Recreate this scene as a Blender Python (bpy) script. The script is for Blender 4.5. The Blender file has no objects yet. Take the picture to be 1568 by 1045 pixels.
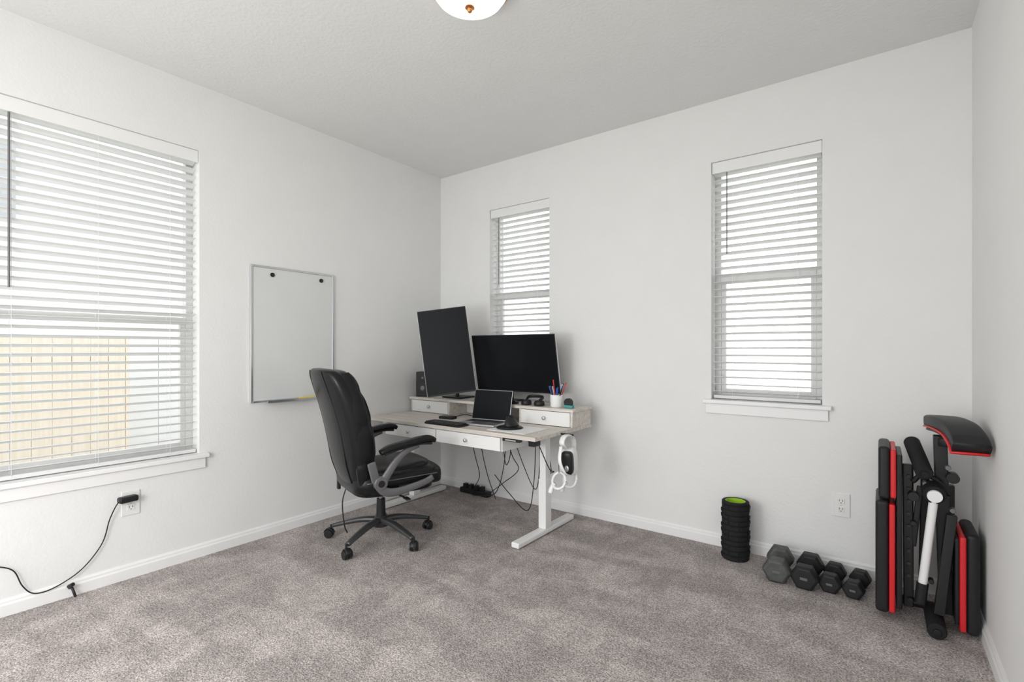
import bpy, bmesh, math, random
from mathutils import Vector, Matrix
random.seed(4)
S=bpy.context.scene
S.view_settings.view_transform='Standard'
S.view_settings.look='None'
V=Vector
# ------------------------------------------------------------------ materials
def mat(name,col,rough=.5,metal=0,bscale=0,bstr=.1,var=.0,vscale=5,coat=0,emit=0,spec=None):
    m=bpy.data.materials.new(name); m.use_nodes=True
    nt=m.node_tree; b=nt.nodes['Principled BSDF']
    b.inputs['Base Color'].default_value=(*col,1)
    b.inputs['Roughness'].default_value=rough
    b.inputs['Metallic'].default_value=metal
    if spec is not None: b.inputs['Specular IOR Level'].default_value=spec
    if coat: b.inputs['Coat Weight'].default_value=coat
    if emit:
        b.inputs['Emission Color'].default_value=(*col,1); b.inputs['Emission Strength'].default_value=emit
    tc=nt.nodes.new('ShaderNodeTexCoord')
    n=nt.nodes.new('ShaderNodeTexNoise'); n.inputs['Scale'].default_value=vscale; n.inputs['Detail'].default_value=3
    nt.links.new(tc.outputs['Object'],n.inputs['Vector'])
    mr=nt.nodes.new('ShaderNodeMapRange')
    mr.inputs['From Min'].default_value=.3; mr.inputs['From Max'].default_value=.7
    mr.inputs['To Min'].default_value=1-max(var,.01); mr.inputs['To Max'].default_value=1+max(var,.01)
    nt.links.new(n.outputs['Fac'],mr.inputs['Value'])
    mx=nt.nodes.new('ShaderNodeVectorMath'); mx.operation='SCALE'; mx.inputs[0].default_value=col
    nt.links.new(mr.outputs['Result'],mx.inputs['Scale'])
    nt.links.new(mx.outputs['Vector'],b.inputs['Base Color'])
    if bscale:
        n2=nt.nodes.new('ShaderNodeTexNoise'); n2.inputs['Scale'].default_value=bscale; n2.inputs['Detail'].default_value=4
        nt.links.new(tc.outputs['Object'],n2.inputs['Vector'])
        bp=nt.nodes.new('ShaderNodeBump'); bp.inputs['Strength'].default_value=bstr; bp.inputs['Distance'].default_value=.01
        nt.links.new(n2.outputs['Fac'],bp.inputs['Height']); nt.links.new(bp.outputs['Normal'],b.inputs['Normal'])
    return m

def wood_mat(name,c1,c2,rough=.5,sc=(1.2,22,22),spec=.5):
    m=mat(name,c1,rough,spec=spec); nt=m.node_tree; b=nt.nodes['Principled BSDF']
    tc=nt.nodes.new('ShaderNodeTexCoord'); mp=nt.nodes.new('ShaderNodeMapping'); mp.inputs['Scale'].default_value=sc
    n=nt.nodes.new('ShaderNodeTexNoise'); n.inputs['Scale'].default_value=2; n.inputs['Detail'].default_value=8; n.inputs['Distortion'].default_value=.3
    r=nt.nodes.new('ShaderNodeValToRGB'); r.color_ramp.elements[0].color=(*c1,1); r.color_ramp.elements[1].color=(*c2,1)
    r.color_ramp.elements[0].position=.35; r.color_ramp.elements[1].position=.65
    L=nt.links.new; L(tc.outputs['Object'],mp.inputs['Vector']); L(mp.outputs['Vector'],n.inputs['Vector'])
    L(n.outputs['Fac'],r.inputs['Fac']); L(r.outputs['Color'],b.inputs['Base Color'])
    return m

def carpet_mat():
    m=bpy.data.materials.new('carpet'); m.use_nodes=True; nt=m.node_tree; b=nt.nodes['Principled BSDF']; L=nt.links.new
    b.inputs['Roughness'].default_value=1; b.inputs['Specular IOR Level'].default_value=.05
    tc=nt.nodes.new('ShaderNodeTexCoord')
    def noise(s,d,dist=0,sc=(1,1,1),rot=0):
        mp=nt.nodes.new('ShaderNodeMapping'); mp.inputs['Scale'].default_value=sc; mp.inputs['Rotation'].default_value=(0,0,rot)
        n=nt.nodes.new('ShaderNodeTexNoise'); n.inputs['Scale'].default_value=s; n.inputs['Detail'].default_value=d; n.inputs['Distortion'].default_value=dist
        L(tc.outputs['Object'],mp.inputs['Vector']); L(mp.outputs['Vector'],n.inputs['Vector']); return n.outputs['Fac']
    def rng(f,a,c,x,y):
        r=nt.nodes.new('ShaderNodeMapRange'); r.inputs['From Min'].default_value=a; r.inputs['From Max'].default_value=c
        r.inputs['To Min'].default_value=x; r.inputs['To Max'].default_value=y; L(f,r.inputs['Value']); return r.outputs['Result']
    def mul(a,c):
        q=nt.nodes.new('ShaderNodeMath'); q.operation='MULTIPLY'; L(a,q.inputs[0]); L(c,q.inputs[1]); return q.outputs[0]
    fine=noise(150,3,.4); mid=noise(50,3,.3)
    vac=noise(2.1,5,.7,(1,2.2,1),.6); vac2=noise(5.5,4,.6,(1.6,1,1),.2)
    k=mul(mul(rng(fine,.36,.64,.55,1.40),rng(mid,.38,.62,.88,1.12)),mul(rng(vac,.42,.60,.88,1.14),rng(vac2,.44,.62,.95,1.12)))
    sc=nt.nodes.new('ShaderNodeVectorMath'); sc.operation='SCALE'; sc.inputs[0].default_value=(.445,.402,.388)
    L(k,sc.inputs['Scale']); L(sc.outputs['Vector'],b.inputs['Base Color'])
    bp=nt.nodes.new('ShaderNodeBump'); bp.inputs['Strength'].default_value=.8; bp.inputs['Distance'].default_value=.010
    L(fine,bp.inputs['Height']); L(bp.outputs['Normal'],b.inputs['Normal'])
    return m

def glass_mat():
    m=bpy.data.materials.new('window_glass'); m.use_nodes=True; nt=m.node_tree; nt.nodes.clear(); L=nt.links.new
    o=nt.nodes.new('ShaderNodeOutputMaterial'); t=nt.nodes.new('ShaderNodeBsdfTransparent'); g=nt.nodes.new('ShaderNodeBsdfGlossy')
    g.inputs['Roughness'].default_value=.02; t.inputs['Color'].default_value=(.97,.98,.98,1)
    x=nt.nodes.new('ShaderNodeMixShader'); x.inputs['Fac'].default_value=.04
    L(t.outputs[0],x.inputs[1]); L(g.outputs[0],x.inputs[2]); L(x.outputs[0],o.inputs[0]); return m
def slat_mat():
    m=mat('blind_slat',(.88,.88,.88),.45); nt=m.node_tree; L=nt.links.new
    o=[n for n in nt.nodes if n.type=='OUTPUT_MATERIAL'][0]; p=nt.nodes['Principled BSDF']
    t=nt.nodes.new('ShaderNodeBsdfTranslucent'); t.inputs['Color'].default_value=(.90,.90,.91,1)
    x=nt.nodes.new('ShaderNodeMixShader'); x.inputs['Fac'].default_value=.22
    L(p.outputs[0],x.inputs[1]); L(t.outputs[0],x.inputs[2]); L(x.outputs[0],o.inputs[0]); return m

M=dict(
 wall=mat('wall_paint',(.79,.79,.783),.85,bscale=70,bstr=.14),
 ceil=mat('ceiling_paint',(.79,.79,.785),.9,bscale=60,bstr=.28),
 trim=mat('trim_paint',(.83,.83,.83),.4),
 carpet=carpet_mat(), glass=glass_mat(), slat=slat_mat(),
 vinyl=mat('vinyl_frame',(.64,.64,.63),.4),
 oak=wood_mat('whitewashed_oak',(.56,.51,.455),(.72,.685,.645)),
 white=mat('white_laminate',(.82,.82,.81),.35),
 wmetal=mat('white_powdercoat',(.84,.84,.84),.35),
 black=mat('black_plastic',(.014,.014,.016),.4,spec=.35),
 blackm=mat('black_metal',(.018,.018,.02),.35,.1,spec=.35),
 leather=mat('black_leather',(.009,.0095,.0105),.26,bscale=120,bstr=.08,spec=.25),
 vinylb=mat('black_vinyl',(.016,.016,.018),.45,bscale=180,bstr=.1,spec=.3),
 foam=mat('black_foam',(.018,.018,.02),.8,spec=.2),
 screen=mat('screen',(.009,.010,.012),.24,spec=.12),
 silver=mat('silver_plastic',(.16,.16,.165),.38,.4),
 alu=mat('aluminium',(.60,.61,.63),.3,.85),
 baseg=mat('chair_base_grey',(.075,.075,.08),.3,.5),
 red=mat('red_vinyl',(.62,.015,.02),.4),
 lime=mat('lime_foam',(.38,.62,.03),.5),
 iron=mat('grey_iron',(.085,.09,.087),.55,.2,var=.25,vscale=30),
 hexr=mat('black_hex_rubber',(.018,.018,.02),.5,spec=.3),
 chrome=mat('chrome',(.35,.35,.36),.25,1),
 board=mat('whiteboard_surface',(.68,.69,.69),.25),
 plate=mat('outlet_plate',(.80,.80,.79),.35),
 slot=mat('outlet_slot',(.03,.03,.03),.6),
 brass=mat('brass',(.60,.27,.10),.3,.9),
 lampg=mat('lamp_glass',(1,.97,.93),.4,emit=1.3),
 yellow=mat('yellow_marker',(.8,.6,.03),.5),
 blue=mat('blue_pen',(.03,.10,.5),.4), redp=mat('red_pen',(.6,.03,.03),.4),
 paper=mat('paper_white',(.85,.85,.85),.8),
 keys=mat('key_black',(.03,.03,.032),.5),
 fence=wood_mat('cedar_fence',(.78,.67,.56),(.84,.75,.65),.8,(20,20,1),spec=.1),
 fencew=mat('white_fence',(.78,.78,.80),.6), roof=mat('roof_shingle',(.3,.3,.3),.9),
 siding=mat('siding',(.86,.86,.86),.8), pane=mat('house_pane',(.40,.42,.45),.5),
 grass=mat('grass',(.30,.31,.24),.95,var=.3,vscale=8), bin=mat('teal_plastic',(.35,.60,.60),.4),
 green=mat('green_label',(.05,.3,.3),.5),
)
# ------------------------------------------------------------------ helpers
MW={}
def group(name,loc=(0,0,0),rz=0):
    e=bpy.data.objects.new(name,None); e.empty_display_size=.1
    e.location=loc; e.rotation_euler=(0,0,math.radians(rz)); S.collection.objects.link(e)
    MW[e.name]=Matrix.Translation(V(loc))@Matrix.Rotation(math.radians(rz),4,'Z')
    return e
def add(name,bm,m,parent=None,local=False,smooth=False,bevel=0,bseg=2,xf=None):
    if xf is not None: bmesh.ops.transform(bm,matrix=xf,verts=bm.verts)
    bmesh.ops.recalc_face_normals(bm,faces=bm.faces)
    me=bpy.data.meshes.new(name); bm.to_mesh(me); bm.free()
    ms=m if isinstance(m,(list,tuple)) else [m]
    for q in ms: me.materials.append(q)
    o=bpy.data.objects.new(name,me); S.collection.objects.link(o)
    if smooth:
        for p in me.polygons: p.use_smooth=True
    if bevel:
        d=o.modifiers.new('bevel','BEVEL'); d.width=bevel; d.segments=bseg; d.limit_method='ANGLE'; d.angle_limit=math.radians(40)
        for p in me.polygons: p.use_smooth=True
        w=o.modifiers.new('wn','WEIGHTED_NORMAL'); w.keep_sharp=True
    if parent:
        o.parent=parent
        if not local: o.matrix_parent_inverse=MW[parent.name].inverted()
    return o
def bbox(bm,x0,x1,y0,y1,z0,z1,xf=None,mi=0):
    vs=[bm.verts.new((x,y,z)) for x in(x0,x1) for y in(y0,y1) for z in(z0,z1)]
    if xf is not None:
        for v in vs: v.co=xf@v.co
    for f in((0,1,3,2),(4,6,7,5),(0,4,5,1),(2,3,7,6),(0,2,6,4),(1,5,7,3)):
        bm.faces.new([vs[i] for i in f]).material_index=mi
def box(name,x0,x1,y0,y1,z0,z1,m,parent=None,local=False,bevel=0,xf=None,bseg=2):
    bm=bmesh.new(); bbox(bm,x0,x1,y0,y1,z0,z1,xf); return add(name,bm,m,parent,local,bevel=bevel,bseg=bseg)
def rbox(name,c,d,m,parent=None,local=False,bevel=.01,rot=(0,0,0),bseg=3):
    R=Matrix.Translation(V(c))@(Matrix.Rotation(math.radians(rot[2]),4,'Z')@Matrix.Rotation(math.radians(rot[1]),4,'Y')@Matrix.Rotation(math.radians(rot[0]),4,'X'))
    return box(name,-d[0]/2,d[0]/2,-d[1]/2,d[1]/2,-d[2]/2,d[2]/2,m,parent,local,bevel,R,bseg)
def bcyl(bm,p0,p1,r,r2=None,n=20,mi=0):
    p0=V(p0);p1=V(p1); ax=(p1-p0); r2=r if r2 is None else r2
    q=ax.to_track_quat('Z','Y').to_matrix()
    A=[];B=[]
    for i in range(n):
        t=2*math.pi*i/n; o=q@V((math.cos(t),math.sin(t),0))
        A.append(bm.verts.new(p0+o*r)); B.append(bm.verts.new(p1+o*r2))
    for i in range(n):
        bm.faces.new((A[i],A[(i+1)%n],B[(i+1)%n],B[i])).material_index=mi
    bm.faces.new(A[::-1]).material_index=mi; bm.faces.new(B).material_index=mi
def cyl(name,p0,p1,r,m,parent=None,local=False,r2=None,n=24,bevel=.0015):
    bm=bmesh.new(); bcyl(bm,p0,p1,r,r2,n); return add(name,bm,m,parent,local,bevel=bevel)
def crom(pts,k=8):
    P=[V(p) for p in pts]; P=[2*P[0]-P[1]]+P+[2*P[-1]-P[-2]]; out=[]
    for i in range(1,len(P)-2):
        a,b,c,d=P[i-1:i+3]
        for j in range(k):
            t=j/k; out.append(.5*((2*b)+(c-a)*t+(2*a-5*b+4*c-d)*t*t+(3*b-a-3*c+d)*t**3))
    out.append(P[-2]); return out
def bsweep(bm,pts,prof,scale=None,k=8,up=None,mi=0):
    P=crom(pts,k) if k>1 else [V(p) for p in pts]; n=len(P); rings=[]
    prev=None
    for i,p in enumerate(P):
        t=(P[min(i+1,n-1)]-P[max(i-1,0)]).normalized()
        if prev is None:
            u=V(up) if up else (V((0,0,1)) if abs(t.z)<.9 else V((1,0,0)))
        else: u=prev
        if up: u=V(up)
        u=(u-t*u.dot(t)).normalized(); s=t.cross(u); prev=u
        f=scale(i/(n-1)) if scale else 1
        rings.append([bm.verts.new(p+(s*a+u*b)*f) for a,b in prof])
    m=len(prof)
    for A,B in zip(rings,rings[1:]):
        for j in range(m): bm.faces.new((A[j],A[(j+1)%m],B[(j+1)%m],B[j])).material_index=mi
    bm.faces.new(rings[0][::-1]).material_index=mi; bm.faces.new(rings[-1]).material_index=mi
def circ(r,n=10,ry=None,e=1.0):
    ry=r if ry is None else ry; o=[]
    for i in range(n):
        t=2*math.pi*i/n; c,s=math.cos(t),math.sin(t)
        o.append((math.copysign(abs(c)**e,c)*r, math.copysign(abs(s)**e,s)*ry))
    return o
def sweep(name,pts,prof,m,parent=None,local=False,scale=None,k=8,up=None):
    if not isinstance(prof,list): prof=circ(prof,8)
    bm=bmesh.new(); bsweep(bm,pts,prof,scale,k,up); return add(name,bm,m,parent,local,smooth=True)
def lathe(name,prof,c,m,parent=None,local=False,n=40):
    bm=bmesh.new(); rings=[]
    for r,z in prof:
        rings.append([bm.verts.new((c[0]+max(r,1e-4)*math.cos(2*math.pi*i/n),c[1]+max(r,1e-4)*math.sin(2*math.pi*i/n),c[2]+z)) for i in range(n)])
    for A,B in zip(rings,rings[1:]):
        for j in range(n): bm.faces.new((A[j],A[(j+1)%n],B[(j+1)%n],B[j]))
    bmesh.ops.remove_doubles(bm,verts=bm.verts,dist=3e-4)
    o=add(name,bm,m,parent,local,smooth=True)
    o.modifiers.new('es','EDGE_SPLIT').split_angle=math.radians(50); return o
def loft(name,loops,m,parent=None,local=False,sub=0):
    bm=bmesh.new(); R=[[bm.verts.new(p) for p in l] for l in loops]; n=len(loops[0])
    for A,B in zip(R,R[1:]):
        for j in range(n): bm.faces.new((A[j],A[(j+1)%n],B[(j+1)%n],B[j]))
    bm.faces.new(R[0][::-1]); bm.faces.new(R[-1])
    o=add(name,bm,m,parent,local,smooth=True)
    if sub: q=o.modifiers.new('sub','SUBSURF'); q.levels=sub; q.render_levels=sub
    return o
def pillow(name,c,d,m,parent=None,local=False,rot=(0,0,0),e=.45,n=28,k=14,e2=None):
    """superellipsoid cushion"""
    e2=e2 or e
    R=Matrix.Translation(V(c))@(Matrix.Rotation(math.radians(rot[2]),4,'Z')@Matrix.Rotation(math.radians(rot[1]),4,'Y')@Matrix.Rotation(math.radians(rot[0]),4,'X'))
    sg=lambda v,p: math.copysign(abs(v)**p,v)
    loops=[]
    for i in range(k+1):
        ph=-math.pi/2+math.pi*(i+.02)/(k+.04); l=[]
        for j in range(n):
            t=2*math.pi*j/n
            l.append(R@V((d[0]/2*sg(math.cos(ph),e2)*sg(math.cos(t),e), d[1]/2*sg(math.cos(ph),e2)*sg(math.sin(t),e), d[2]/2*sg(math.sin(ph),e2))))
        loops.append(l)
    return loft(name,loops,m,parent,local)

# ------------------------------------------------------------------ room
W=3.534; D=3.211; H=2.744; Y0=-.9; T=.15
WZ1=2.365
def wall(name,along,a0,a1,plane,thick,openings,m):
    bm=bmesh.new()
    xs=sorted({a0,a1,*[o[0] for o in openings],*[o[1] for o in openings]})
    zs=sorted({0,H,*[o[2] for o in openings],*[o[3] for o in openings]})
    for i in range(len(xs)-1):
        for j in range(len(zs)-1):
            cx=(xs[i]+xs[i+1])/2; cz=(zs[j]+zs[j+1])/2
            if any(o[0]<cx<o[1] and o[2]<cz<o[3] for o in openings): continue
            if along=='x': bbox(bm,xs[i],xs[i+1],min(plane,plane+thick),max(plane,plane+thick),zs[j],zs[j+1])
            else: bbox(bm,min(plane,plane+thick),max(plane,plane+thick),xs[i],xs[i+1],zs[j],zs[j+1])
    return add(name,bm,m)
wall('wall_back','x',-T,W+T,D,T,[(.570,1.154,.897,WZ1),(2.340,2.926,.897,WZ1)],M['wall'])
wall('wall_left','y',Y0,D,0,-T,[(.32,1.235,.60,WZ1)],M['wall'])
wall('wall_right','y',Y0,D,W,T,[],M['wall'])
box('floor',-T,W+T,Y0,D+T,-.1,0,M['carpet'])
box('ceiling',-T,W+T,Y0,D+T,H,H+.1,M['ceil'])
def baseboard(name,p0,p1,nrm):
    bm=bmesh.new(); p0=V(p0);p1=V(p1);nrm=V(nrm)
    prof=[(0,0),(.015,0),(.015,.050),(.010,.058),(.010,.066),(.004,.075),(0,.075)]
    A=[bm.verts.new(p0+nrm*a+V((0,0,b))) for a,b in prof]; B=[bm.verts.new(p1+nrm*a+V((0,0,b))) for a,b in prof]
    n=len(prof)
    for j in range(n): bm.faces.new((A[j],A[(j+1)%n],B[(j+1)%n],B[j]))
    bm.faces.new(A); bm.faces.new(B); add(name,bm,M['trim'])
baseboard('baseboard_back',(0,D,0),(W,D,0),(0,-1,0))
baseboard('baseboard_left',(0,Y0,0),(0,D-.015,0),(1,0,0))
baseboard('baseboard_right',(W,Y0,0),(W,D-.015,0),(-1,0,0))

def window(idx,loc,rz,w,z0,z1,zm,tilt,wand_x,wand_len,wandm):
    g=group('window_%d'%idx,loc,rz)
    bm=bmesh.new(); f=.035
    ya,yb=.095,.145
    bbox(bm,0,f,ya,yb,z0,z1); bbox(bm,w-f,w,ya,yb,z0,z1); bbox(bm,f,w-f,ya,yb,z0,z0+f); bbox(bm,f,w-f,ya,yb,z1-f,z1)
    add('frame',bm,M['vinyl'],g,True,bevel=.003)
    bm=bmesh.new(); s=.028
    bbox(bm,f,f+s,ya+.004,ya+.03,z0+f,zm); bbox(bm,w-f-s,w-f,ya+.004,ya+.03,z0+f,zm)
    bbox(bm,f+s,w-f-s,ya+.004,ya+.03,z0+f,z0+f+s); bbox(bm,f,w-f,ya-.004,ya+.03,zm-.02,zm+.022)
    add('lower_sash',bm,M['vinyl'],g,True,bevel=.002)
    box('glass',f,w-f,ya+.033,ya+.036,z0+f,z1-f,M['glass'],g,True)
    box('sill',-.045,w+.045,-.032,0,z0-.024,z0,M['trim'],g,True,bevel=.004)
    box('sill_inner',.001,w-.001,0,.095,z0-.02,z0+.001,M['trim'],g,True)
    box('apron',-.03,w+.03,-.014,0,z0-.085,z0-.024,M['trim'],g,True,bevel=.003)
    b=group('window_blind',loc,rz)
    bm=bmesh.new()
    zt=z1-.072; n=int((zt-(z0+.03))/.0445)
    sp=(zt-(z0+.045))/n
    for i in range(n+1):
        z=zt-i*sp
        R=Matrix.Translation((w/2,.048,z))@Matrix.Rotation(math.radians(tilt+random.uniform(-1,1)),4,'X')
        hw=w/2-.008; 
        prof=[(-.025,0),(0,.0025),(.025,0),(.025,.0028),(0,.0053),(-.025,.0028)]
        A=[bm.verts.new(R@V((-hw,y,zz))) for y,zz in prof]; B=[bm.verts.new(R@V((hw,y,zz))) for y,zz in prof]
        for j in range(6): bm.faces.new((A[j],A[(j+1)%6],B[(j+1)%6],B[j]))
        bm.faces.new(A); bm.faces.new(B)
    add('slats',bm,M['slat'],b,True)
    box('bottom_rail',.008,w-.008,.024,.072,z0+.006,z0+.026,M['slat'],b,True,bevel=.003)
    box('headrail',.004,w-.004,.022,.074,z1-.05,z1-.001,M['trim'],b,True,bevel=.002)
    box('valance',.002,w-.002,.010,.021,z1-.07,z1-.001,M['trim'],b,True,bevel=.003)
    bm=bmesh.new()
    for fx in ([.12,w-.12] if w<.8 else [.14,w/2,w-.14]):
        for y in(.022,.074): bcyl(bm,(fx,y,z0+.02),(fx,y,z1-.06),.0012,n=6)
    add('ladder_cords',bm,M['slat'],b,True)
    cyl('tilt_wand',(wand_x,.006,z1-.075),(wand_x,.006,z1-.075-wand_len),.005 if w>.8 else .0035,wandm,b,True,n=8)
window(1,(0,.32,0),90,.915,.60,WZ1,1.37,-17,.13,.80,M['silver'])
window(2,(.570,D,0),0,.584,.897,WZ1,1.64,-11,.09,.55,M['silver'])
window(3,(2.340,D,0),0,.586,.897,WZ1,1.64,-11,.09,.50,M['silver'])

# ------------------------------------------------------------------ ceiling lamp
g=group('ceiling_lamp',(1.803,1.563,H))
lathe('pan',[(0,0),(.182,0),(.182,-.010),(.176,-.018),(.166,-.022),(0,-.022)],(0,0,0),M['brass'],g,True)
lathe('glass_bowl',[(.162,-.020),(.158,-.040),(.140,-.066),(.108,-.086),(.066,-.099),(.03,-.104),(0,-.105)],(0,0,0),M['lampg'],g,True)
lathe('finial',[(0,-.102),(.018,-.103),(.020,-.108),(.010,-.112),(.012,-.118),(.007,-.126),(0,-.129)],(0,0,0),M['brass'],g,True,n=20)

# ------------------------------------------------------------------ whiteboard
g=group('whiteboard',(0,1.815,1.3))
y0,y1,z0,z1=1.521,2.109,.867,1.741
box('panel',.002,.012,y0+.006,y1-.006,z0+.006,z1-.006,M['board'],g)
bm=bmesh.new(); f=.012
bbox(bm,.001,.018,y0,y0+f,z0,z1); bbox(bm,.001,.018,y1-f,y1,z0,z1); bbox(bm,.001,.018,y0+f,y1-f,z0,z0+f); bbox(bm,.001,.018,y0+f,y1-f,z1-f,z1)
add('frame',bm,M['alu'],g,bevel=.002)
bm=bmesh.new(); bbox(bm,.018,.07,y0+.08,y1-.16,z0-.004,z0+.002); bbox(bm,.066,.07,y0+.08,y1-.16,z0+.002,z0+.012)
add('tray',bm,M['alu'],g,bevel=.001)
cyl('magnet_1',(.012,1.66,1.69),(.020,1.66,1.69),.014,M['black'],g); cyl('magnet_2',(.012,2.01,1.69),(.020,2.01,1.69),.014,M['black'],g)
cyl('marker',(.045,1.83,z0+.010),(.045,1.94,z0+.010),.008,M['yellow'],g)

# ------------------------------------------------------------------ outlets
def outlet(loc,rz):
    g=group('wall_outlet',loc,rz)
    box('plate',-.041,.041,-.006,0,-.064,.064,M['plate'],g,True,bevel=.003)
    for s in(-1,1):
        rbox('socket',(0,-.0065,s*.022),(.034,.004,.030),M['plate'],g,True,bevel=.0015)
        bm=bmesh.new()
        for dx in(-.007,.007): bbox(bm,dx-.0012,dx+.0012,-.0092,-.0085,s*.022-.002,s*.022+.008)
        bcyl(bm,(0,-.0085,s*.022-.009),(0,-.0092,s*.022-.009),.0025,n=10)
        add('slots',bm,M['slot'],g,True)
    cyl('screw',(0,-.006,0),(0,-.0075,0),.003,M['alu'],g,True,n=12)
outlet((3.013,D,.366),0); outlet((0,.905,.395),90)
g=group('power_adapter',(.03,.89,.41))
rbox('body',(.032,.885,.425),(.045,.085,.032),M['black'],g,bevel=.010,rot=(0,0,8))
sweep('cord',[(.035,.845,.42),(.03,.83,.39),(.02,.81,.33),(.018,.78,.22),(.02,.70,.12),(.022,.60,.07),(.022,.53,.07),(.024,.49,.12),(.022,.46,.2),(.02,.40,.24),(.02,.30,.28),(.02,.20,.22),(.02,.1,.02),(.02,-.1,.01)],.0028,M['black'],g)
g=group('cable_stub',(.03,.66,.06))
sweep('cable',[(.018,.655,.045),(.035,.66,.05),(.05,.665,.03),(.055,.67,.008)],.006,M['black'],g)
cyl('connector',(.022,.652,.055),(.05,.662,.07),.009,M['black'],g)

# ------------------------------------------------------------------ desk
DZ=.69
g=group('standing_desk',(.79,2.76,0)); DESK=g
DX0,DX1,DY0,DY1=.03,1.57,2.40,3.10
box('desktop',DX0,DX1,DY0,DY1,DZ-.024,DZ,M['oak'],g,bevel=.002)
box('drawer_carcass',.215,1.31,2.425,2.72,DZ-.118,DZ-.0245,M['white'],g,bevel=.001)
for n,(a,b) in enumerate(((.222,.740),(.752,1.303))):
    box('front_drawer_%d'%(n+1),a,b,2.408,2.424,DZ-.114,DZ-.030,M['white'],g,bevel=.002)
    c=(a+b)/2
    cyl('knob_stem_%d'%(n+1),(c,2.408,DZ-.072),(c,2.395,DZ-.072),.005,M['alu'],g)
    pillow('knob_%d'%(n+1),(c,2.390,DZ-.072),(.024,.016,.024),M['alu'],g,e=1)
RZ=.812; RY0=2.835
box('riser_top',DX0-.01,DX1+.01,RY0-.012,DY1,RZ-.020,RZ,M['oak'],g,bevel=.002)
def prism(name,x0,x1,prof,m):
    bm=bmesh.new(); A=[bm.verts.new((x0,y,z)) for y,z in prof]; B=[bm.verts.new((x1,y,z)) for y,z in prof]; n=len(prof)
    for j in range(n): bm.faces.new((A[j],A[(j+1)%n],B[(j+1)%n],B[j]))
    bm.faces.new(A); bm.faces.new(B); add(name,bm,m,g,bevel=.001)
for n,(a,b) in enumerate(((DX0,DX0+.016),(.452,.468),(1.142,1.158),(DX1-.016,DX1))):
    prism('riser_side_%d'%n,a,b,[(RY0,DZ+.0005),(DY1-.01,DZ+.0005),(DY1-.01,RZ-.0205),(RY0,RZ-.0205)],M['oak'])
for n,(a,b) in enumerate(((DX0+.018,.450),(1.160,DX1-.018))):
    box('riser_drawer_%d'%(n+1),a,b,RY0-.004,RY0+.22,DZ+.004,RZ-.024,M['white'],g,bevel=.002)
    c=(a+b)/2; z=(DZ+RZ-.02)/2
    cyl('riser_knob_stem_%d'%(n+1),(c,RY0-.004,z),(c,RY0-.014,z),.005,M['alu'],g)
    pillow('riser_knob_%d'%(n+1),(c,RY0-.020,z),(.026,.016,.026),M['alu'],g,e=1)
box('riser_back',.468,1.142,3.04,3.05,DZ+.001,RZ-.021,M['white'],g)
for n,x in enumerate((.17,1.415)):
    rbox('foot_%d'%n,(x,2.745,.022),(.058,.67,.034),M['wmetal'],g,bevel=.008)
    box('column_outer_%d'%n,x-.029,x+.029,2.71,2.78,.038,.36,M['wmetal'],g,bevel=.005)
    box('column_inner_%d'%n,x-.024,x+.024,2.716,2.774,.355,DZ-.045,M['wmetal'],g,bevel=.005)
    box('bracket_%d'%n,x-.03,x+.03,2.45,3.05,DZ-.048,DZ-.0245,M['wmetal'],g,bevel=.003)
box('cross_rail',.2,1.385,2.74,2.78,DZ-.075,DZ-.0245,M['wmetal'],g,bevel=.003)
rbox('control_box',(1.30,2.86,DZ-.055),(.16,.20,.04),M['black'],g,bevel=.006)
rbox('control_panel',(1.385,2.425,DZ-.036),(.13,.035,.018),M['black'],g,bevel=.004)
rbox('control_buttons',(1.385,2.406,DZ-.036),(.08,.004,.008),M['alu'],g,bevel=.001)
rbox('power_brick',(1.43,2.60,DZ-.07),(.05,.07,.05),M['black'],g,bevel=.006)

# ------------------------------------------------------------------ monitors
def monitor(c,w,h,R,name='computer_monitor'):
    e=group(name,c); X=Matrix.Translation(V(c))@R
    box('housing',-w/2,w/2,-.002,.016,-h/2,h/2,M['black'],e,bevel=.003,xf=X)
    box('screen',-w/2+.006,w/2-.006,-.0035,-.0021,-h/2+.012,h/2-.006,M['screen'],e,xf=X)
    box('chin',-w/2+.004,w/2-.004,-.0045,-.0021,-h/2+.001,-h/2+.011,M['black'],e,xf=X)
    pillow('rear_shell',X@V((0,.026,0)),(w*.6,.034,h*.6),M['black'],e,rot=[math.degrees(a) for a in R.to_euler()],e=.4)
    box('side_edge',-w/2-.001,-w/2+.004,.002,.014,-h/2,h/2,M['alu'],e,xf=X); box('side_edge_r',w/2-.004,w/2+.001,.002,.014,-h/2,h/2,M['alu'],e,xf=X)
    return e
rad=math.radians
Rp=Matrix.Rotation(rad(40),4,'Z')@Matrix.Rotation(rad(-3),4,'X')@Matrix.Rotation(rad(-7.5),4,'Y')
CP=V((.538,2.730,1.19)); mp_=monitor(CP,.370,.655,Rp)
Rl=Matrix.Rotation(rad(11),4,'X')
CL=V((.980,2.99,1.10)); ml_=monitor(CL,.765,.435,Rl)
box('stand_base',.76,1.00,2.98,3.098,RZ+.001,RZ+.014,M['black'],ml_,bevel=.004)
cyl('stand_pole',(.90,3.075,RZ+.01),(.90,3.075,1.12),.014,M['blackm'],ml_)
sweep('stand_arm',[(.90,3.075,1.10),(.94,3.08,1.10),(.97,3.07,1.10),(1.0,3.045,1.10)],.012,M['blackm'],ml_)
box('stand_base',.32,.52,2.90,3.08,RZ+.001,RZ+.014,M['black'],mp_,bevel=.004)
cyl('stand_pole',(.42,2.98,RZ+.01),(.42,2.98,1.20),.014,M['blackm'],mp_)
sweep('stand_arm',[(.42,2.98,1.18),(.44,2.93,1.185),(.48,2.86,1.19),(.52,2.78,1.19)],.014,M['blackm'],mp_)

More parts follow.
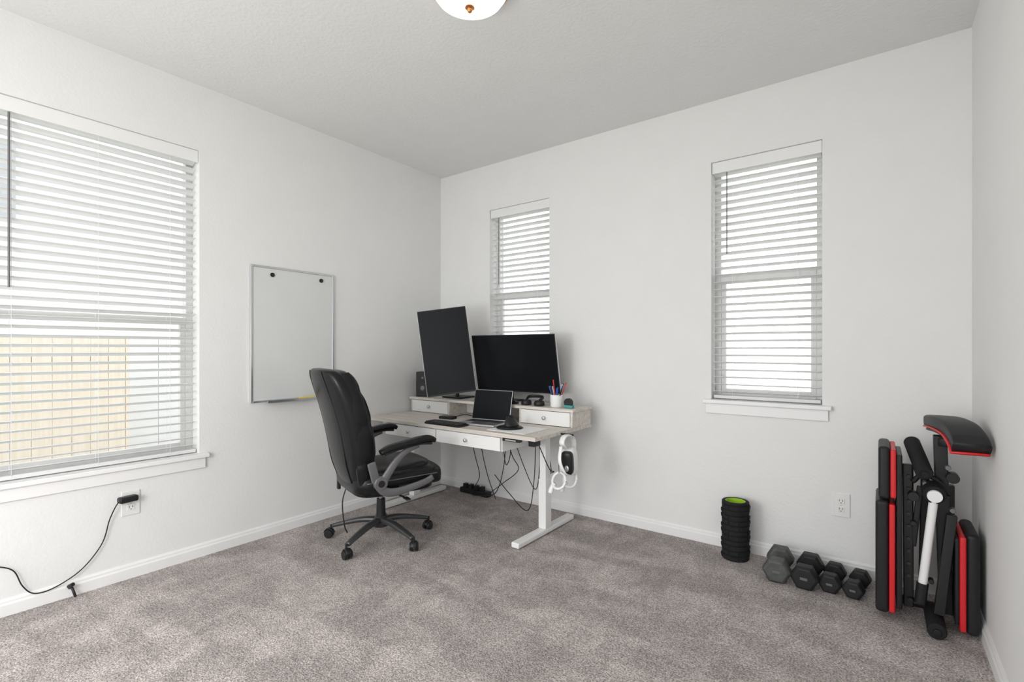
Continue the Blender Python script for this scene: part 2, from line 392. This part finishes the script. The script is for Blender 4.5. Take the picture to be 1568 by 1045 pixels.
# speaker
g=group('desktop_speaker',(.10,2.93,RZ))
Xs=Matrix.Translation((.10,2.93,RZ+.001))@Matrix.Rotation(rad(25),4,'Z')
box('cabinet',-.06,.06,-.065,.065,0,.205,M['black'],g,bevel=.006,xf=Xs)
for z,r in((.07,.042),(.155,.022)):
    bm=bmesh.new(); bcyl(bm,Xs@V((0,-.064,z)),Xs@V((0,-.070,z)),r,n=28); add('driver_ring',bm,M['blackm'],g,bevel=.001)
    bm=bmesh.new(); bcyl(bm,Xs@V((0,-.0695,z)),Xs@V((0,-.073,z)),r*.5,r*.35,n=20); add('cone',bm,M['silver'],g,bevel=.001)

# laptop
g=group('laptop',(.965,2.73,DZ),8)
box('base',-.155,.155,-.215,0,.002,.016,M['alu'],g,True,bevel=.004)
bm=bmesh.new()
for r in range(5):
    for c in range(13): bbox(bm,-.137+c*.0212,-.137+c*.0212+.018,-.105+r*.019,-.105+r*.019+.016,.016,.0175)
add('keyboard',bm,M['keys'],g,True)
box('trackpad',-.05,.05,-.20,-.125,.0155,.0166,M['silver'],g,True)
Xl=Matrix.Translation((0,0,.014))@Matrix.Rotation(rad(-14),4,'X')
box('lid',-.155,.155,-.001,.006,0,.215,M['alu'],g,True,bevel=.002,xf=Xl)
box('display',-.152,.152,-.0025,-.0011,.006,.212,M['screen'],g,True,xf=Xl)
g=group('keyboard',(.80,2.455,DZ),0)
box('case',-.16,.16,-.05,.05,.001,.014,M['black'],g,True,bevel=.004)
bm=bmesh.new()
for r in range(4):
    for c in range(14): bbox(bm,-.152+c*.0217,-.152+c*.0217+.0185,-.044+r*.0225,-.044+r*.0225+.0195,.0142,.021)
add('keycaps',bm,M['keys'],g,True,bevel=.001)
g=group('mouse_pad',(1.22,2.58,DZ)); box('mat',1.16,1.46,2.45,2.72,DZ+.0005,DZ+.0035,M['paper'],g,bevel=.001)
g=group('vertical_mouse',(1.27,2.60,DZ))
lathe('wrist_pad',[(0,.003),(.085,.003),(.088,.008),(.08,.013),(0,.014)],(1.25,2.58,DZ+.001),M['black'],g)
loft('body',[[V((1.25+math.cos(t)*rx+dx,2.60+math.sin(t)*ry,DZ+z)) for t in [2*math.pi*i/20 for i in range(20)]] for z,rx,ry,dx in
  ((.014,.042,.062,0),(.025,.040,.060,0),(.045,.028,.052,-.006),(.065,.020,.044,-.012),(.078,.012,.032,-.018),(.084,.004,.012,-.020))],M['black'],g)
g=group('pen_cup',(1.40,2.90,RZ))
lathe('cup',[(0,.001),(.038,.001),(.042,.006),(.044,.085),(.041,.085),(.039,.01),(0,.009)],(1.41,2.90,RZ),M['paper'],g)
for i in range(13):
    a=i*2.4; r=.02; t=.045+.012*(i%3); L=.13+random.random()*.06
    cyl('pen_%d'%i,(1.41+math.cos(a)*r*.5,2.90+math.sin(a)*r*.5,RZ+.012),(1.41+math.cos(a)*t,2.90+math.sin(a)*t*.8,RZ+L),.004,[M['blue'],M['black'],M['redp'],M['white'],M['blue'],M['black']][i%6],g,n=8)
g=group('tape_dispenser',(1.50,2.9,RZ))
cyl('roll',(1.505,2.885,RZ+.036),(1.505,2.91,RZ+.036),.030,M['black'],g); box('body',1.475,1.54,2.88,2.915,RZ+.0005,RZ+.02,M['green'],g,bevel=.004)
g=group('headphones',(1.22,2.90,RZ))
for s in(-1,1):
    lathe('ear_cup_%d'%(s+1),[(0,.0),(.034,.0),(.038,.006),(.038,.022),(.03,.034),(0,.036)],(1.22+s*.055,2.89,RZ+.001),M['black'],g,n=24)
sweep('headband',[(1.165,2.89,RZ+.035),(1.16,2.93,RZ+.055),(1.19,2.955,RZ+.058),(1.25,2.955,RZ+.058),(1.28,2.93,RZ+.055),(1.275,2.89,RZ+.035)],circ(.006,8,.012),M['black'],g)
g=group('webcam_stand',(1.02,2.9,RZ))
lathe('puck',[(0,0),(.05,0),(.052,.006),(.03,.018),(.016,.022),(.014,.045),(0,.047)],(1.03,2.90,RZ+.001),M['black'],g,n=28)
g=group('card_reader',(.62,2.66,DZ)); rbox('body',(.60,2.68,DZ+.011),(.12,.07,.020),M['black'],g,bevel=.006,rot=(0,0,12))
sweep('lead',[(.64,2.70,DZ+.012),(.70,2.76,DZ+.03),(.76,2.82,DZ+.012),(.80,2.95,DZ+.006)],.003,M['black'],g)

# ------------------------------------------------------------------ VR headset hanging on desk side
g=group('vr_headset',(1.62,2.72,.5))
cx,cy=1.635,2.66
cyl('hook',(1.571,cy+.03,DZ-.015),(1.66,cy+.03,DZ-.015),.006,M['blackm'],g)
pillow('visor',(cx,cy+.01,.515),(.105,.10,.17),M['wmetal'],g,e=.5,rot=(8,0,10))
pillow('face_pad',(cx+.02,cy-.035,.515),(.075,.05,.145),M['black'],g,e=.5,rot=(8,0,10))
pillow('lens',(cx+.028,cy-.058,.485),(.03,.012,.04),M['alu'],g,e=1)
sweep('strap',[(cx,cy-.02,.59),(cx-.005,cy-.06,.635),(cx-.005,cy-.03,.672),(cx,cy+.03,.670),(cx,cy+.075,.63),(cx,cy+.07,.56)],circ(.006,8,.020),M['wmetal'],g,up=(1,0,0))
sweep('side_strap',[(cx+.03,cy-.03,.44),(cx+.03,cy-.09,.47),(cx+.01,cy-.11,.54),(cx,cy-.08,.62)],circ(.004,8,.012),M['wmetal'],g,up=(1,0,0))
for k,(x,y,z) in enumerate(((1.61,2.60,.405),(1.63,2.70,.395))):
    sweep('controller_ring_%d'%k,[(x+.045*math.cos(t),y+.02*math.sin(t),z+.045*math.sin(t)) for t in [i*math.pi/5 for i in range(11)]],.009,M['wmetal'],g)
    sweep('controller_grip_%d'%k,[(x-.03,y,z-.02),(x-.045,y-.01,z-.05),(x-.05,y-.02,z-.08)],.016,M['wmetal'],g)
sweep('lanyard',[(1.61,2.60,.45),(1.60,2.62,.56),(1.60,2.67,.652)],.002,M['black'],g)

# ------------------------------------------------------------------ cables under desk
for k,(a,mid,b) in enumerate([((.55,2.95,.64),(.62,3.02,.20),(.50,3.06,.02)),((.95,2.95,.64),(.80,3.0,.10),(.52,3.05,.02)),
   ((.90,2.95,.64),(1.0,3.02,.30),(.66,3.10,.05)),((1.22,2.93,.62),(1.10,3.0,.02),(.75,3.05,.22)),((1.25,2.93,.62),(1.15,3.02,.18),(.95,3.0,.60)),
   ((.98,2.95,.64),(.90,3.0,.33),(.85,3.02,.64)),((1.38,2.8,.62),(1.33,2.95,.35),(1.2,2.98,.60)),((.70,2.95,.64),(.66,3.0,.42),(.80,3.0,.05)),((1.45,2.62,.60),(1.50,2.72,.42),(1.30,2.95,.35))]):
    a,mid,b=V(a),V(mid),V(b)
    sweep('cable_%d'%k,[a,a.lerp(mid,.5)+V((.02,0,-.06)),mid,mid.lerp(b,.5)+V((-.01,0,-.015)),b],.0032,M['black'],DESK)
g=group('power_strip',(.48,3.1,0)); rbox('body',(.48,3.13,.024),(.30,.055,.042),M['black'],g,bevel=.006)
for i in range(4): rbox('plug_%d'%i,(.38+i*.06,3.125,.062),(.035,.035,.036),M['black'],g,bevel=.004)

# ------------------------------------------------------------------ office chair
g=group('office_chair',(.63,2.04,0),-18)
bm=bmesh.new()
for k in range(5):
    a=rad(-57+72*k); dx,dy=math.cos(a),math.sin(a)
    bsweep(bm,[(dx*.02,dy*.02,.125),(dx*.12,dy*.12,.122),(dx*.23,dy*.23,.100),(dx*.315,dy*.315,.078)],circ(.024,12,.017,.7),scale=lambda t:1.15-.45*t,up=(0,0,1))
bcyl(bm,(0,0,.085),(0,0,.15),.045,.038,n=28)
add('star_base',bm,M['baseg'],g,True,smooth=True)
for k in range(5):
    a=rad(-57+72*k); dx,dy=math.cos(a),math.sin(a); c=V((dx*.325,dy*.325,0)); yaw=a+1.1+k*1.3
    tx,ty=math.cos(yaw),math.sin(yaw); nx,ny=-ty,tx
    bm=bmesh.new()
    for s in(-1,1):
        p=c+V((tx*.012,ty*.012,.0285)); bcyl(bm,p+V((nx,ny,0))*s*.007,p+V((nx,ny,0))*s*.026,.028,.025,n=24)
    bcyl(bm,c+V((0,0,.045)),c+V((0,0,.085)),.0065,n=10)
    add('caster_wheels_%d'%k,bm,M['black'],g,True,bevel=.003)
    bm=bmesh.new(); pts=[c+V((tx*.012,ty*.012,.0285))+V((tx*math.cos(t),ty*math.cos(t),math.sin(t)))*.031 for t in [rad(d) for d in(15,50,90,130,175)]]
    bsweep(bm,pts,circ(.019,8,.004),k=4,up=None); add('caster_hood_%d'%k,bm,M['black'],g,True,smooth=True)
cyl('gas_lift_boot',(0,0,.14),(0,0,.26),.030,M['black'],g,True,r2=.026)
cyl('gas_lift',(0,0,.25),(0,0,.33),.016,M['chrome'],g,True)
rbox('tilt_mechanism',(0,-.02,.335),(.18,.26,.05),M['blackm'],g,True,bevel=.012)
cyl('tension_knob',(0,.10,.32),(0,.16,.31),.025,M['black'],g,True)
sweep('lever',[(.06,.02,.33),(.18,.03,.325),(.27,.05,.318)],.006,M['blackm'],g,True)
rbox('lever_paddle',(.285,.052,.317),(.06,.03,.010),M['black'],g,True,bevel=.004)
sweep('hanging_strap',[(-.05,-.20,.36),(-.04,-.23,.26),(-.03,-.22,.12),(-.04,-.20,.07)],.004,M['black'],g,True)
rbox('strap_pull',(-.22,-.20,.345),(.03,.02,.09),M['black'],g,True,bevel=.004)
pillow('seat_shell',(0,.03,.368),(.50,.50,.075),M['leather'],g,True,e=.4)
pillow('seat_cushion',(0,.035,.415),(.53,.54,.130),M['leather'],g,True,e=.38,rot=(2,0,0),n=40)
pillow('seat_top_pad',(0,.05,.470),(.43,.45,.062),M['leather'],g,True,e=.5,rot=(3,0,0),n=40)
pillow('seat_front_roll',(0,.262,.415),(.51,.13,.125),M['leather'],g,True,e=.55)
sweep('seat_piping',[(.262,-.18,.432),(.268,0,.435),(.262,.2,.436),(.22,.295,.432),(0,.318,.43),(-.22,.295,.432)],.0028,M['silver'],g,True)
secs=[(.335,-.165,.13,.020),(.35,-.175,.19,.032),(.42,-.205,.235,.042),(.52,-.232,.25,.050),(.64,-.250,.258,.055),(.76,-.272,.262,.058),(.88,-.303,.256,.058),(.98,-.334,.244,.058),(1.045,-.356,.226,.054),(1.080,-.368,.198,.045),(1.095,-.373,.14,.026)]
loops=[]
for z,y,w,t in secs:
    l=[]
    for j in range(36):
        a=2*math.pi*j/36; c,s=math.cos(a),math.sin(a)
        x=math.copysign(abs(c)**.55,c)*w; yy=math.copysign(abs(s)**.6,s)*t
        l.append(V((x,y+yy+.045*(abs(x)/.26)**2.2,z)))
    loops.append(l)
loft('back_shell',loops,M['leather'],g,True,sub=2)
for s in(-1,1):
    sweep('rear_seam_%d'%(s+1),[(s*w*.62,y-t*.95+.045*(w*.62/.26)**2.2,z) for z,y,w,t in secs[2:-1]],.003,M['blackm'],g,True)
for nm,z,y,w,h,t,r in(('head_pillow',.995,-.286,.41,.17,.12,-17),('upper_back_pillow',.835,-.238,.44,.19,.115,-14),('mid_back_pillow',.665,-.195,.45,.20,.11,-7),('lumbar_pillow',.510,-.175,.44,.15,.115,4)):
    pillow(nm,(0,y,z),(w,t,h),M['leather'],g,True,rot=(-r,0,0),e=.5,n=32)
for s in(-1,1):
    sweep('side_bolster_%d'%(s+1),[(s*.208,-.168,.40),(s*.218,-.174,.50),(s*.222,-.182,.62),(s*.224,-.202,.76),(s*.218,-.232,.88),(s*.202,-.272,1.00),(s*.187,-.298,1.06)],circ(.040,16,.066,.8),M['leather'],g,True,up=(0,1,0),k=10,
      scale=lambda t:(math.sin(math.pi*(.05+.90*t))**.32)*(1-.13*abs(math.cos(4*math.pi*t))**10*(1 if .1<t<.9 else 0)))
for s in(-1,1):
    x=s*.300
    sweep('arm_pad_%d'%(s+1),[(x,-.115,.610),(x,-.06,.632),(x,.04,.648),(x,.13,.662),(x,.19,.664),(x,.225,.650)],circ(.034,14,.019,.7),M['leather'],g,True,up=(0,0,1),scale=lambda t:.55+1.0*math.sin(math.pi*min(max(t*.9+.05,0),1))**.5*.55)
    sweep('arm_underside_%d'%(s+1),[(x,-.09,.602),(x,0,.625),(x,.12,.640),(x,.20,.636)],circ(.026,12,.009,.7),M['black'],g,True,up=(0,0,1))
    sweep('arm_support_%d'%(s+1),[(x,.12,.632),(x,.045,.605),(x,-.02,.55),(x,-.07,.485),(x,-.105,.435)],circ(.012,12,.022,.7),M['silver'],g,True,up=(0,.6,-.8),scale=lambda t:.75+.45*t)
    sweep('seat_bracket_%d'%(s+1),[(x,-.125,.425),(x,-.09,.385),(x,-.02,.372),(x,.08,.385),(x,.17,.405),(x,.215,.425)],circ(.012,12,.024,.7),M['silver'],g,True,up=(0,0,1),scale=lambda t:1.15-.4*t)
    cyl('pivot_%d'%(s+1),(x-s*.022,-.115,.435),(x+s*.016,-.115,.435),.040,M['silver'],g,True,n=32,bevel=.006)
    cyl('pivot_cap_%d'%(s+1),(x+s*.016,-.115,.435),(x+s*.020,-.115,.435),.020,M['blackm'],g,True)
    rbox('upper_mount_%d'%(s+1),(x-s*.015,-.15,.50),(.018,.05,.12),M['silver'],g,True,bevel=.008,rot=(14,0,0))
    rbox('seat_mount_%d'%(s+1),(x-s*.035,.06,.385),(.05,.10,.03),M['blackm'],g,True,bevel=.004)

# ------------------------------------------------------------------ foam roller
g=group('foam_roller',(2.51,3.075,0))
r=.073; prof=[(.052,.001),(r-.004,.001),(r,.006)]
for i in range(11):
    z0=.008+i*.0285; prof+= [(r,z0),(r,z0+.020),(r-.006,z0+.022),(r-.006,z0+.0275)]
prof+=[(r,.322),(r,.328),(r-.004,.332),(.054,.332),(.054,.326)]
lathe('grid_foam',prof,(0,0,0),M['foam'],g,True)
lathe('inner_core',[(.0535,.331),(.0535,.01),(.050,.01),(.050,.331),(.0535,.331)],(0,0,0),M['lime'],g,True)
bm=bmesh.new()
for k in range(9):
    a=k*2*math.pi/9
    for i in range(0,11,1):
        if (k+i)%3==0: continue
        X=Matrix.Rotation(a,4,'Z'); z0=.010+i*.0285
        bbox(bm,r-.001,r+.0035,-.018,.018,z0,z0+.017,X)
add('grid_blocks',bm,M['foam'],g,True,bevel=.001)

# ------------------------------------------------------------------ hex dumbbells
def dumbbell(x,y,R,hl,gl,m,rz=0):
    g=group('hex_dumbbell',(x,y,0),rz)
    ap=R*math.cos(math.pi/6)
    for k,(y0,y1) in enumerate(((0,hl),(hl+gl,2*hl+gl))):
        loops=[]
        for yy,f in((y0,.80),(y0+hl*.16,1),(y1-hl*.16,1),(y1,.80)):
            loops.append([V((R*f*math.cos(i*math.pi/3),yy,ap+R*f*math.sin(i*math.pi/3))) for i in range(6)])
        bm=bmesh.new(); Q=[[bm.verts.new(p) for p in l] for l in loops]
        for A,B in zip(Q,Q[1:]):
            for j in range(6): bm.faces.new((A[j],A[(j+1)%6],B[(j+1)%6],B[j]))
        bm.faces.new(Q[0][::-1]); bm.faces.new(Q[-1]); add('hex_head_%d'%k,bm,m,g,True,bevel=.004)
    lathe_prof=[(.013,0),(.0145,gl*.2),(.017,gl*.5),(.0145,gl*.8),(.013,gl)]
    bm=bmesh.new(); rings=[[bm.verts.new((r*math.cos(t),hl+z,ap+r*math.sin(t))) for t in [2*math.pi*i/20 for i in range(20)]] for r,z in lathe_prof]
    for A,B in zip(rings,rings[1:]):
        for j in range(20): bm.faces.new((A[j],A[(j+1)%20],B[(j+1)%20],B[j]))
    add('handle',bm,M['chrome'] if m!=M['iron'] else M['iron'],g,True,smooth=True)
    rbox('weight_label',(0,-.0006,ap),(R*.5,.0015,R*.2),M['silver'],g,True,bevel=.0005)
dumbbell(2.752,2.86,.068,.075,.11,M['iron'],3)
dumbbell(2.875,2.86,.065,.075,.11,M['hexr'],-2)
dumbbell(2.980,2.895,.052,.062,.10,M['hexr'],-4)
dumbbell(3.075,2.895,.048,.060,.10,M['hexr'],-8)

# ------------------------------------------------------------------ folded workout bench
g=group('folded_workout_bench',(3.33,2.88,0))
def tube(nm,p0,p1,w,m=None,bev=.004):
    bm=bmesh.new(); bsweep(bm,[p0,p1],[(-w/2,-w/2),(w/2,-w/2),(w/2,w/2),(-w/2,w/2)],k=1); add(nm,bm,m or M['blackm'],g,bevel=bev)
rbox('back_pad_upper',(3.197,2.90,.655),(.044,.27,.235),M['vinylb'],g,bevel=.016,bseg=4)
rbox('back_pad_lower',(3.190,2.90,.280),(.050,.27,.50),M['vinylb'],g,bevel=.016,bseg=4)
rbox('back_pad_piping_u',(3.229,2.893,.655),(.021,.268,.215),M['red'],g,bevel=.007)
rbox('back_pad_piping_l',(3.225,2.893,.280),(.022,.268,.48),M['red'],g,bevel=.007)
rbox('back_pad_board',(3.250,2.90,.40),(.022,.26,.68),M['black'],g,bevel=.006)
tube('rail_left',(3.284,2.84,.06),(3.281,2.86,.69),.035)
tube('rail_left_rear',(3.29,2.99,.06),(3.29,2.99,.66),.035)
bm=bmesh.new()
for i in range(9): bcyl(bm,(3.284,2.822-.003+.001*i,.20+i*.055),(3.284,2.826+.001*i,.20+i*.055),.007,n=12)
add('adjust_holes',bm,M['slot'],g)
tube('rail_inner',(3.335,2.90,.06),(3.345,2.90,.66),.030)
tube('post_main',(3.412,2.86,.06),(3.392,2.86,.83),.046)
tube('post_rear',(3.43,2.95,.10),(3.43,2.95,.60),.036)
tube('rail_diagonal',(3.385,2.80,.07),(3.428,2.82,.50),.036)
tube('brace_diagonal',(3.300,2.845,.33),(3.325,2.845,.60),.022)
cyl('support_tube_white',(3.330,2.80,.18),(3.368,2.78,.58),.016,M['wmetal'],g)
cyl('support_tube_socket',(3.322,2.80,.10),(3.331,2.80,.19),.021,M['blackm'],g)
cyl('roller_ring',(3.368,2.76,.585),(3.366,2.83,.60),.040,M['foam'],g,n=28,bevel=.006)
cyl('roller_core',(3.368,2.745,.583),(3.368,2.765,.585),.026,M['wmetal'],g,n=24)
cyl('foam_roller_upper',(3.335,2.74,.675),(3.300,2.98,.775),.031,M['foam'],g,n=28,bevel=.008)
cyl('foam_roller_cap',(3.336,2.735,.673),(3.335,2.741,.675),.014,M['black'],g)
cyl('foam_roller_bottom',(3.372,2.70,.034),(3.372,2.94,.034),.033,M['foam'],g,n=28,bevel=.008)
cyl('foam_roller_bottom_cap',(3.372,2.69,.034),(3.372,2.702,.034),.013,M['black'],g)
cyl('foot_bar',(3.25,2.92,.05),(3.43,2.92,.05),.02,M['blackm'],g)
for i,(x,z) in enumerate(((3.29,.10),(3.34,.62),(3.30,.44),(3.43,.52),(3.36,.20),(3.415,.70))):
    cyl('bolt_%d'%i,(x,2.80,z),(x,2.835,z),.010,M['silver'] if i%2 else M['black'],g,n=12)
cyl('knob',(3.43,2.79,.66),(3.43,2.84,.66),.022,M['black'],g,n=20); cyl('knob_2',(3.30,2.79,.56),(3.30,2.84,.56),.020,M['black'],g,n=20)
sweep('frame_link',[(3.30,2.83,.62),(3.33,2.82,.655),(3.38,2.82,.64),(3.42,2.84,.58)],circ(.016,8,.010,.6),M['blackm'],g)
sweep('head_pad',[(3.40,2.98,.878),(3.42,2.84,.888),(3.445,2.72,.880),(3.460,2.63,.852),(3.465,2.585,.822)],circ(.058,20,.028,.4),M['vinylb'],g,up=(0,0,1))
sweep('head_pad_piping',[(3.40,2.985,.853),(3.42,2.84,.861),(3.442,2.73,.854),(3.456,2.64,.828),(3.461,2.595,.800)],circ(.0605,20,.0055,.5),M['red'],g,up=(0,0,1))
sweep('head_pad_board',[(3.40,2.97,.842),(3.42,2.84,.850),(3.44,2.75,.844),(3.453,2.65,.818)],circ(.050,16,.008,.5),M['black'],g,up=(0,0,1))
tube('seat_arm',(3.395,2.86,.80),(3.44,2.70,.82),.034)
rbox('seat_pad',(3.491,2.90,.230),(.044,.26,.42),M['vinylb'],g,bevel=.018,bseg=4)
rbox('seat_pad_piping',(3.459,2.893,.228),(.021,.258,.395),M['red'],g,bevel=.007)
rbox('seat_pad_board',(3.442,2.90,.230),(.014,.24,.36),M['black'],g,bevel=.004)

# ------------------------------------------------------------------ exterior
box('ground',-14,16,-6,18,-.5,-.3,M['grass'])
def fence(name,xa,y,ye,top,w,m):
    bm=bmesh.new(); y0=y
    while y<ye:
        bbox(bm,xa-.02+random.uniform(-.004,.004),xa,y,min(y+w-.006,ye),-.3,top+random.uniform(-.01,.01)); y+=w
    for z in(.05,1.05): bbox(bm,xa-.065,xa-.026,y0,ye,z,z+.09)
    add(name,bm,m)
fence('wooden_fence',-3.0,-5,1.75,1.33,.14,M['fence'])
fence('white_fence',-3.6,1.6,9,1.36,.30,M['fencew'])
g=group('neighbour_house',(-9,2,-.3))
box('walls',-12,-8.0,-5,9,-.3,6.4,M['siding'],g)
for k,yy in enumerate((-.75,.9)):
    box('house_window_%d'%k,-7.99,-7.96,yy,yy+.75,3.3,4.5,M['pane'],g); 
    bm=bmesh.new(); bbox(bm,-7.959,-7.94,yy+.34,yy+.41,3.3,4.5); bbox(bm,-7.959,-7.94,yy,yy+.34,3.87,3.93); bbox(bm,-7.959,-7.94,yy+.41,yy+.75,3.87,3.93); add('house_window_trim_%d'%k,bm,M['siding'],g)
bm=bmesh.new(); P=[(-7.5,6.3),(-10,7.8),(-12.5,6.3)]
A=[bm.verts.new((x,-5.4,z)) for x,z in P];B=[bm.verts.new((x,9.4,z)) for x,z in P]
for j in range(3): bm.faces.new((A[j],A[(j+1)%3],B[(j+1)%3],B[j]))
bm.faces.new(A);bm.faces.new(B); add('roof',bm,M['roof'],g)
g=group('storage_bin',(-.9,.3,-.3)); box('body',-1.25,-.6,-.3,.62,-.3,.36,M['bin'],g,bevel=.03); box('lid',-1.28,-.57,-.33,.65,.36,.42,M['bin'],g,bevel=.02)

# ------------------------------------------------------------------ light
w=bpy.data.worlds.new('world'); S.world=w; w.use_nodes=True
w.node_tree.nodes['Background'].inputs['Color'].default_value=(.98,.99,1,1)
w.node_tree.nodes['Background'].inputs['Strength'].default_value=2.55
ld=bpy.data.lights.new('added_fill_light','POINT'); ld.energy=66; ld.shadow_soft_size=.3; ld.color=(1,.985,.96)  # fill light added unseen behind the camera to brighten ceiling and walls; no fixture
lo=bpy.data.objects.new('added_fill_light',ld); lo.location=(1.45,-.55,1.15); S.collection.objects.link(lo)

# ------------------------------------------------------------------ camera
cd=bpy.data.cameras.new('camera'); co=bpy.data.objects.new('camera',cd); S.collection.objects.link(co)
co.location=(3.183,0,1.207); co.rotation_euler=(rad(90),0,rad(36.58))
cd.sensor_width=36; cd.lens=17.449; cd.shift_y=.008; cd.clip_start=.02
S.camera=co
